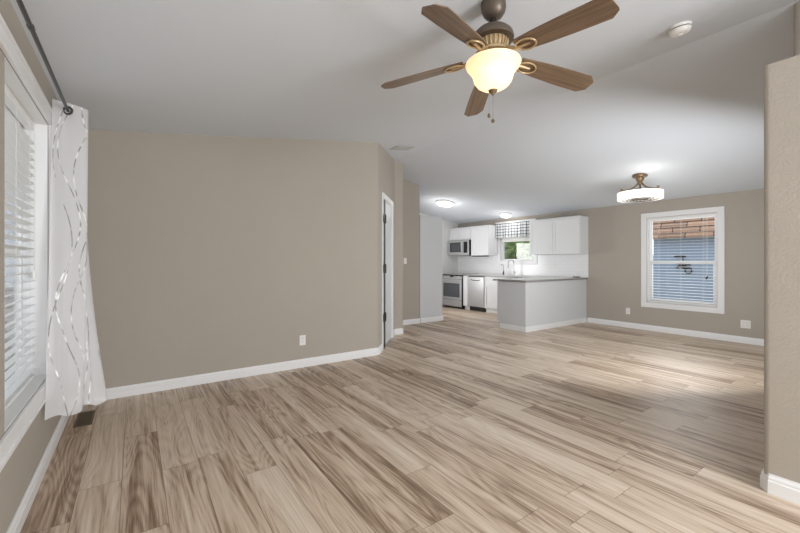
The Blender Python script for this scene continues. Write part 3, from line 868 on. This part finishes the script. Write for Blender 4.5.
def flush_build(x, y, r, label, power):
    e = empty('flush_ceiling_light', (0, 0, 0), label, 'ceiling light')
    bm = NB(); lathe(bm, [(0, -.001), (r, -.001), (r, -.03), (r * .93, -.034), (0, -.034)], seg=40); obj('base_ring', bm, 'plastic', e, smooth=True)
    bm = NB(); lathe(bm, [(r * .92, -.034), (r * .90, -.05), (r * .78, -.072), (r * .5, -.085), (0, -.09)], seg=40); obj('diffuser', bm, 'diffuser', e, smooth=True)
    e.location = (x, y, zc(x)); e.rotation_euler = (0, math.atan(SR), 0)
    ld = bpy.data.lights.new('kitchen_lamp', 'POINT'); ld.energy = power; ld.color = (1, .97, .93); ld.shadow_soft_size = r * .8
    lo = bpy.data.objects.new('kitchen_lamp', ld); COL.objects.link(lo); lo.parent = e; lo.location = (0, 0, -.30)


flush_build(5.95, 6.68, .21, 'larger round lit ceiling light above the grey partition', 5)
flush_build(7.40, 6.10, .14, 'smaller round lit ceiling light above the kitchen window', 2.5)

# ------------------------------------------------------------------ kitchen
XU = 7.43        # face of the upper cabinets
XB = 7.15        # face of the base cabinets
G = 0.0012


def shaker(parent, xf, y0, y1, z0, z1, name='door', fw=0.055, th=0.02, knob=None):
    bm = NB(); x0, x1 = xf - th, xf - G
    box(bm, x0, x1, y0, y0 + fw, z0, z1, .002); box(bm, x0, x1, y1 - fw, y1, z0, z1, .002)
    box(bm, x0, x1, y0 + fw, y1 - fw, z0, z0 + fw, .002); box(bm, x0, x1, y0 + fw, y1 - fw, z1 - fw, z1, .002)
    box(bm, x0 + .013, x1, y0 + fw - .001, y1 - fw + .001, z0 + fw - .001, z1 - fw + .001)
    return obj(name, bm, 'cabinet', parent)


def upper(y0, y1, z0, z1, doors, label):
    e = empty('upper_cabinet', (7.6, (y0 + y1) / 2, z0), label, 'kitchen cabinet')
    bm = NB(); box(bm, XU, XR - G, y0, y1, z0, z1, .003); obj('body', bm, 'cabinet', e)
    n = len(doors) - 1
    for a, b in zip(doors, doors[1:]): shaker(e, XU, a + .003, b - .003, z0 + .004, z1 - .03)
    bm = NB(); box(bm, XU - .028, XR - G, y0 - .0, y1 + .0, z1 + G, z1 + .016, .004); obj('top_moulding', bm, 'cabinet', e)
    return e


upper(4.246, 5.44, 1.425, 2.19, (4.255, 4.85, 5.435), 'white two-door wall cabinet right of the kitchen window')
upper(6.66, 7.285, 1.425, 2.19, (6.665, 7.28), 'white single-door wall cabinet left of the kitchen window')
upper(7.29, 8.145, 1.86, 2.19, (7.295, 7.72, 8.14), 'short white wall cabinet above the microwave')

# microwave
mw = empty('microwave', (7.5, 7.7, 1.43), 'stainless over-range microwave under the short wall cabinet', 'microwave')
mx, my0, my1, mz0, mz1 = 7.36, 7.30, 8.10, 1.435, 1.852
bm = NB(); box(bm, mx, XR - .010, my0, my1, mz0, mz1, .004); obj('body', bm, 'black', mw)
bm = NB(); frame_yz(bm, mx - .025, mx - G, 7.52, my1, mz0 + .03, mz1, 0.06, .003); obj('door_frame', bm, 'steel', mw)
bm = NB(); box(bm, mx - .016, mx - .004, 7.60, my1 - .10, mz0 + .11, mz1 - .08); obj('door_glass', bm, 'oven_glass', mw)
bm = NB(); box(bm, mx - .025, mx - G, my0, 7.517, mz0 + .03, mz1, .003); pn = obj('control_panel', bm, 'steel', mw)
bm = NB(); box(bm, mx - .027, mx - .0255, my0 + .04, 7.48, mz0 + .07, mz1 - .05); obj('keypad', bm, 'black_glass', pn)
bm = NB(); tube(bm, [(mx - .026, 7.535, mz0 + .08), (mx - .06, 7.535, mz0 + .10), (mx - .06, 7.535, mz1 - .07), (mx - .026, 7.535, mz1 - .05)], .010, 8); obj('handle', bm, 'steel', mw, smooth=True)
bm = NB(); box(bm, mx - .025, mx - G, my0, my1, mz0, mz0 + .028, .003); obj('vent_grille', bm, 'steel', mw)
bm = NB(); box(bm, 7.44, 7.72, 6.93, 7.28, 1.398, 1.4235, .003); tag(obj('under_cabinet_bar', bm, 'black'), 'flat black bar under the cabinet right of the microwave', 'light bar')

# range
rg = empty('kitchen_range', (7.45, 7.68, 0), 'stainless range with dark oven window below the microwave', 'range')
ry0, ry1, rx = 7.30, 8.06, 7.09
bm = NB(); box(bm, rx, XR - .06, ry0, ry1, .05, .915, .003); obj('body', bm, 'black', rg)
bm = NB(); box(bm, rx + .05, XR - .1, ry0 + .02, ry1 - .02, .001, .05); obj('plinth', bm, 'black', rg)
bm = NB(); box(bm, rx - .022, rx - G, ry0, ry1, .06, .235, .004); obj('storage_drawer', bm, 'steel', rg)
bm = NB(); frame_yz(bm, rx - .03, rx - G, ry0, ry1, .245, .79, .055, .004, bot=.06, top=.11); dr_ = obj('oven_door', bm, 'steel', rg)
bm = NB(); box(bm, rx - .024, rx - .006, ry0 + .056, ry1 - .056, .306, .679); obj('oven_window', bm, 'oven_glass', dr_)
bm = NB(); tube(bm, [(rx - .03, ry0 + .06, .745), (rx - .065, ry0 + .06, .745), (rx - .065, ry1 - .06, .745), (rx - .03, ry1 - .06, .745)], .011, 8); obj('handle', bm, 'steel', dr_, smooth=True)
bm = NB(); v = [bm.verts.new(p) for p in ((rx - .035, ry0, .80), (rx - .035, ry1, .80), (rx + .03, ry1, .935), (rx + .03, ry0, .935), (rx + .03, ry0, .80), (rx + .03, ry1, .80))]
for q in ((0, 1, 2, 3), (0, 3, 4), (1, 5, 2), (3, 2, 5, 4), (0, 4, 5, 1)): bm.faces.new([v[i] for i in q])
cp = obj('control_panel', bm, 'steel', rg)
for k in range(5):
    yy = ry0 + .10 + k * .14; bm = NB()
    if k == 2: box(bm, rx - .022, rx - .004, yy - .06, yy + .06, .845, .89); obj('display', bm, 'black_glass', cp); continue
    tube(bm, [(rx - .002, yy, .868), (rx - .038, yy, .852)], [.021, .017], 14); obj('knob', bm, 'steel', cp, smooth=True)
bm = NB(); box(bm, rx + .032, XR - .03, ry0, ry1, .917, .937, .003); obj('cooktop', bm, 'black_glass', rg)

# dishwasher
dw = empty('dishwasher', (7.4, 6.84, 0), 'stainless dishwasher under the counter right of the range', 'dishwasher')
dy0, dy1 = 6.555, 7.12
bm = NB(); box(bm, XB, 7.70, dy0, dy1, .11, .89); obj('body', bm, 'black', dw)
bm = NB(); box(bm, XB - .03, XB - G, dy0 + .003, dy1 - .003, .115, .872, .006); obj('door_panel', bm, 'steel', dw)
bm = NB(); tube(bm, [(XB - .031, dy0 + .13, .80), (XB - .036, dy0 + .20, .785), (XB - .036, dy1 - .20, .785), (XB - .031, dy1 - .13, .80)], .010, 8); obj('pocket_handle', bm, 'dark_slot', dw, smooth=True)
bm = NB(); box(bm, XB + .05, 7.6, dy0 + .01, dy1 - .01, .001, .11); obj('kick_plate', bm, 'black', dw)


def basecab(y0, y1, label, drawer=True):
    e = empty('base_cabinet', (7.4, (y0 + y1) / 2, 0), label, 'kitchen cabinet')
    bm = NB(); box(bm, XB, XR - .01, y0, y1, .10, .892, .002); obj('body', bm, 'cabinet', e)
    bm = NB(); box(bm, XB + .05, XR - .02, y0, y1, .001, .10); obj('toe_kick', bm, 'cabinet', e)
    return e


bc = basecab(7.124, 7.296, 'narrow white filler cabinet between range and dishwasher'); bm = NB(); box(bm, XB - .02, XB - G, 7.13, 7.29, .105, .885, .002); obj('filler_panel', bm, 'cabinet', bc)
bc = basecab(4.965, 6.551, 'white base cabinet run below the kitchen sink')
for (a, b) in ((6.09, 6.545), (5.62, 6.08), (5.0, 5.61)):
    shaker(bc, XB, a + .003, b - .003, .115, .70); shaker(bc, XB, a + .003, b - .003, .712, .882, 'drawer', fw=.035)

# peninsula
pe = empty('kitchen_peninsula', (6.7, 4.65, 0), 'pale grey kitchen peninsula cabinet with white skirting', 'peninsula')
PX, PY = 5.735, 4.285
bm = NB()
foot = [(PX, PY), (XR - .001, PY), (XR - .001, 4.96), (PX + .02, 4.96)]
box(bm, PX, XR - .002, PY, 4.86, .001, .892, .002); box(bm, PX, 7.10, 4.858, 4.93, .115, .892, .002)
obj('body', bm, 'grey_panel', pe)
bm = NB(); box(bm, PX - .004, PX - G, PY + .001, 4.93, .12, .892, .001); obj('end_panel', bm, 'grey_panel', pe)
bm = NB(); x0 = PX - .012
prof_pts = [(PX, 4.90), (PX, PY), (XR - .003, PY)]
box(bm, PX - .016, PX - G, PY - .016, 4.86, .001, .075, .002); box(bm, PX - G, XR - .02, PY - .016, PY - G, .001, .075, .002)
box(bm, PX - .010, PX - G, PY - .010, 4.86, .075, .095, .002); box(bm, PX - G, XR - .02, PY - .010, PY - G, .075, .095, .002)
obj('skirting', bm, 'trim', pe)
# L-shaped worktop
bm = NB(); prism(bm, [(5.695, 4.252), (XR - .010, 4.252), (XR - .010, 7.293), (7.105, 7.293), (7.105, 5.01), (5.695, 5.01)], .898, .931)
bmesh.ops.bevel(bm, geom=[e_ for e_ in bm.edges if abs(e_.verts[0].co.z - e_.verts[1].co.z) < 1e-4], offset=.004, segments=2, affect='EDGES')
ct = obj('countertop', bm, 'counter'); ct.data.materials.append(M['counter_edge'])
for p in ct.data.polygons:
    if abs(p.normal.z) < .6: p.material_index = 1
tag(ct, 'grey stone L-shaped countertop on the peninsula and base cabinets', 'countertop')
# tile
bm = NB()
box(bm, XR - .008, XR - .0008, 4.247, K0 - .092, .933, 1.423); box(bm, XR - .008, XR - .0008, K0 - .092, K1 + .092, .933, KZ0 - .092); box(bm, XR - .008, XR - .0008, K1 + .092, 8.148, .933, 1.423)
tag(obj('tile_backsplash', bm, 'tile'), 'white tile backsplash between the counter and the wall cabinets', 'backsplash')
# tile outlets on the backsplash
for yy, lb in ((5.05, 'pale outlet plate on the tile under the right wall cabinet'),):
    e = empty('tile_outlet', (XR - .009, yy, 1.19), lb, 'outlet')
    bm = NB(); box(bm, XR - .014, XR - .0086, yy - .04, yy + .04, 1.13, 1.25, .002); obj('cover_plate', bm, 'plastic', e)
    for dz in (.022, -.022): bm = NB(); box(bm, XR - .017, XR - .0142, yy - .014, yy + .014, 1.19 + dz - .013, 1.19 + dz + .013, .001); obj('receptacle', bm, 'plastic', e)
bm = NB(); box(bm, 7.60, 7.73, 4.40, 4.50, .932, .950, .004); tag(obj('soap_tray', bm, 'hinge'), 'small flat dark tray at the wall end of the countertop', 'tray')

# sink, faucet
e = empty('faucet', (7.60, 6.02, .932), 'tall chrome gooseneck faucet at the kitchen window', 'faucet')
fx, fy = 7.60, 6.02
bm = NB(); lathe(bm, [(0, .932), (.028, .932), (.028, .945), (.018, .955), (.018, 1.02), (.012, 1.03), (0, 1.03)], (fx, fy, 0), 20); obj('base', bm, 'chrome', e, smooth=True)
pts = [(fx, fy, 1.02), (fx, fy, 1.22)] + [(fx - .085 + .085 * math.cos(t), fy + .02 * (1 - math.cos(t)), 1.22 + .085 * math.sin(t)) for t in [PI * j / 10 for j in range(1, 11)]]
bm = NB(); tube(bm, pts, .011, 10); obj('gooseneck', bm, 'chrome', e, smooth=True)
lx, ly, lz = pts[-1]
bm = NB(); tube(bm, [(lx, ly, lz), (lx, ly, lz - .05), (lx, ly, lz - .11)], [.013, .018, .018], 12); obj('spray_head', bm, 'steel', e, smooth=True)
bm = NB(); tube(bm, [(fx, fy - .015, .99), (fx, fy - .05, 1.0), (fx - .02, fy - .10, 1.03)], .006, 8); obj('lever', bm, 'chrome', e, smooth=True)
e = empty('filter_tap', (7.62, 6.36, .932), 'thin chrome tap with black handle left of the faucet', 'tap')
bm = NB(); tube(bm, [(7.62, 6.36, .932), (7.62, 6.36, 1.16)] + [(7.62 - .04 + .04 * math.cos(t), 6.36, 1.16 + .04 * math.sin(t)) for t in [PI * j / 8 for j in range(1, 9)]], .006, 8); obj('spout', bm, 'chrome', e, smooth=True)
bm = NB(); lathe(bm, [(0, .933), (.02, .933), (.018, .99), (.012, 1.01), (0, 1.01)], (7.62, 6.36, 0), 16); tube(bm, [(7.62, 6.36, 1.0), (7.58, 6.32, 1.03)], .012, 8); obj('handle', bm, 'black', e, smooth=True)

# valance and its board, blind at the kitchen window
e = empty('window_valance', (7.70, 6.08, 1.9), 'grey and white plaid valance over the kitchen window', 'valance')
bm = NB(); uvl = bm.loops.layers.uv.new('UVMap'); N = 90; rows = []
for j, z in enumerate((2.235, 2.15, 2.05, 1.95, 1.875)):
    r = []
    for i in range(N + 1):
        y = 5.49 + (6.645 - 5.49) * i / N
        r.append((bm.verts.new((7.685 + (.010 + .006 * j) * math.sin(i * .55), y, z + .004 * math.sin(i * .3))), (i / N * 1.5, z)))
    rows.append(r)
for j in range(4):
    for i in range(N):
        q = [rows[j][i], rows[j][i + 1], rows[j + 1][i + 1], rows[j + 1][i]]; f = bm.faces.new([a[0] for a in q])
        for lp, a in zip(f.loops, q): lp[uvl].uv = a[1]
obj('cloth', bm, 'plaid', e, smooth=True)
bm = NB(); box(bm, 7.66, XR - .022, 5.45, 6.655, 2.236, 2.272, .003); obj('mounting_board', bm, 'trim', e)
e = empty('pleated_shade', (7.79, 6.06, 1.78), 'white raised shade behind the plaid valance', 'window shade')
bm = NB()
for k in range(7): box(bm, XR + .012, XR + .042, K0 + .015, K1 - .015, 1.80 + k * .05, 1.845 + k * .05, .004)
obj('pleats', bm, 'slat', e)
bm = NB(); box(bm, XR + .01, XR + .045, K0 + .012, K1 - .012, 1.765, 1.797, .004); obj('bottom_rail', bm, 'slat', e)

# ------------------------------------------------------------------ outside
bm = NB(); box(bm, -40, -0.75, -30, 40, -.75, -.65); box(bm, 8.05, 60, -30, 60, -.75, -.65)
obj('ground', bm, 'ground', kind='structure')
nh = empty('neighbor_house', (14, 1.5, -.65), 'blue neighbouring house with brown shingled roof outside the dining window', 'house')
NX = 12.4; NYE = 4.85
bm = NB(); box(bm, NX, NX + 5, -6, NYE, -.65, 1.94); obj('walls', bm, 'blue_wall', nh)
bm = NB(); v = [bm.verts.new(p) for p in ((NX - .3, -6.3, 1.90), (NX - .3, NYE + .12, 1.90), (NX + .6, NYE + .12, 3.7), (NX + .6, -6.3, 3.7), (NX - .3, -6.3, 1.98), (NX - .3, NYE + .12, 1.98), (NX + .6, NYE + .12, 3.78), (NX + .6, -6.3, 3.78))]
for q in ((3, 2, 1, 0), (4, 5, 6, 7), (0, 1, 5, 4), (1, 2, 6, 5), (2, 3, 7, 6), (3, 0, 4, 7)): bm.faces.new([v[i] for i in q])
obj('roof', bm, 'shingle', nh)
bm = NB()
ax, ay, az = NX - .03, 4.12, 1.14
def ap(dy, dz): return (ax, ay + dy, az + dz)
tube(bm, [ap(-.13 + .075 * math.cos(t), -.12 + .075 * math.sin(t)) for t in [2 * PI * j / 18 for j in range(19)]], .02, 8, cap=False)
tube(bm, [ap(-.06, -.05), ap(.0, .02), ap(.06, .06)], [.05, .075, .05], 8)
tube(bm, [ap(.03, .03), ap(.12, -.02), ap(.15, -.05)], [.025, .02, .03], 8)
tube(bm, [ap(-.03, .03), ap(-.13, .05), ap(-.18, .04)], [.02, .016, .022], 8)
tube(bm, [ap(.05, .05), ap(.19, .10)], [.02, .018], 8)
tube(bm, [ap(.0, .05), ap(-.01, .18), ap(.0, .27)], [.016, .014, .016], 8)
tube(bm, [ap(-.07, .27), ap(.06, .28), ap(.20, .26)], [.022, .03, .016], 8)
tag(obj('wall_ornament', bm, 'art'), 'dark metal ornament on the blue wall outside the dining window', 'ornament')


def tree(x, y, s, label, seed):
    rnd = random.Random(seed)
    e = empty('bushy_tree', (x, y, -.65), label, 'tree')
    bm = NB(); tube(bm, [(x, y, -.65), (x + .05, y, .3 * s), (x, y + .05, 1.0 * s)], [.10 * s, .08 * s, .05 * s], 8); obj('trunk', bm, 'bark', e)
    bm = NB()
    for k in range(2600):
        while True:
            p = Vector((rnd.uniform(-1, 1), rnd.uniform(-1, 1), rnd.uniform(-1, 1)))
            if .35 < p.length < 1: break
        c = Vector((x, y, .95 * s)) + Vector((p.x * 1.05 * s, p.y * 1.05 * s, p.z * .95 * s))
        d = Vector((rnd.uniform(-1, 1), rnd.uniform(-1, 1), rnd.uniform(-1, 1))).normalized(); n_ = d.orthogonal().normalized(); l_ = .10 * s
        v = [bm.verts.new(c + a) for a in (-d * l_, n_ * l_ * .45, d * l_, -n_ * l_ * .45)]; bm.faces.new(v)
    obj('foliage', bm, 'leaf', e)


tree(10.3, 8.6, 1.35, 'green leafy tree outside the left half of the kitchen window', 3)
tree(13.0, 10.9, 1.5, 'green leafy tree outside the right half of the kitchen window', 5)
bm = NB(); box(bm, 15, 15.2, 5.2, 22, -.65, 1.5); tag(obj('garden_wall', bm, mat('cream_block', (206, 198, 186), .9, noise=.05)), 'pale garden wall behind the trees outside the kitchen window', 'garden wall')
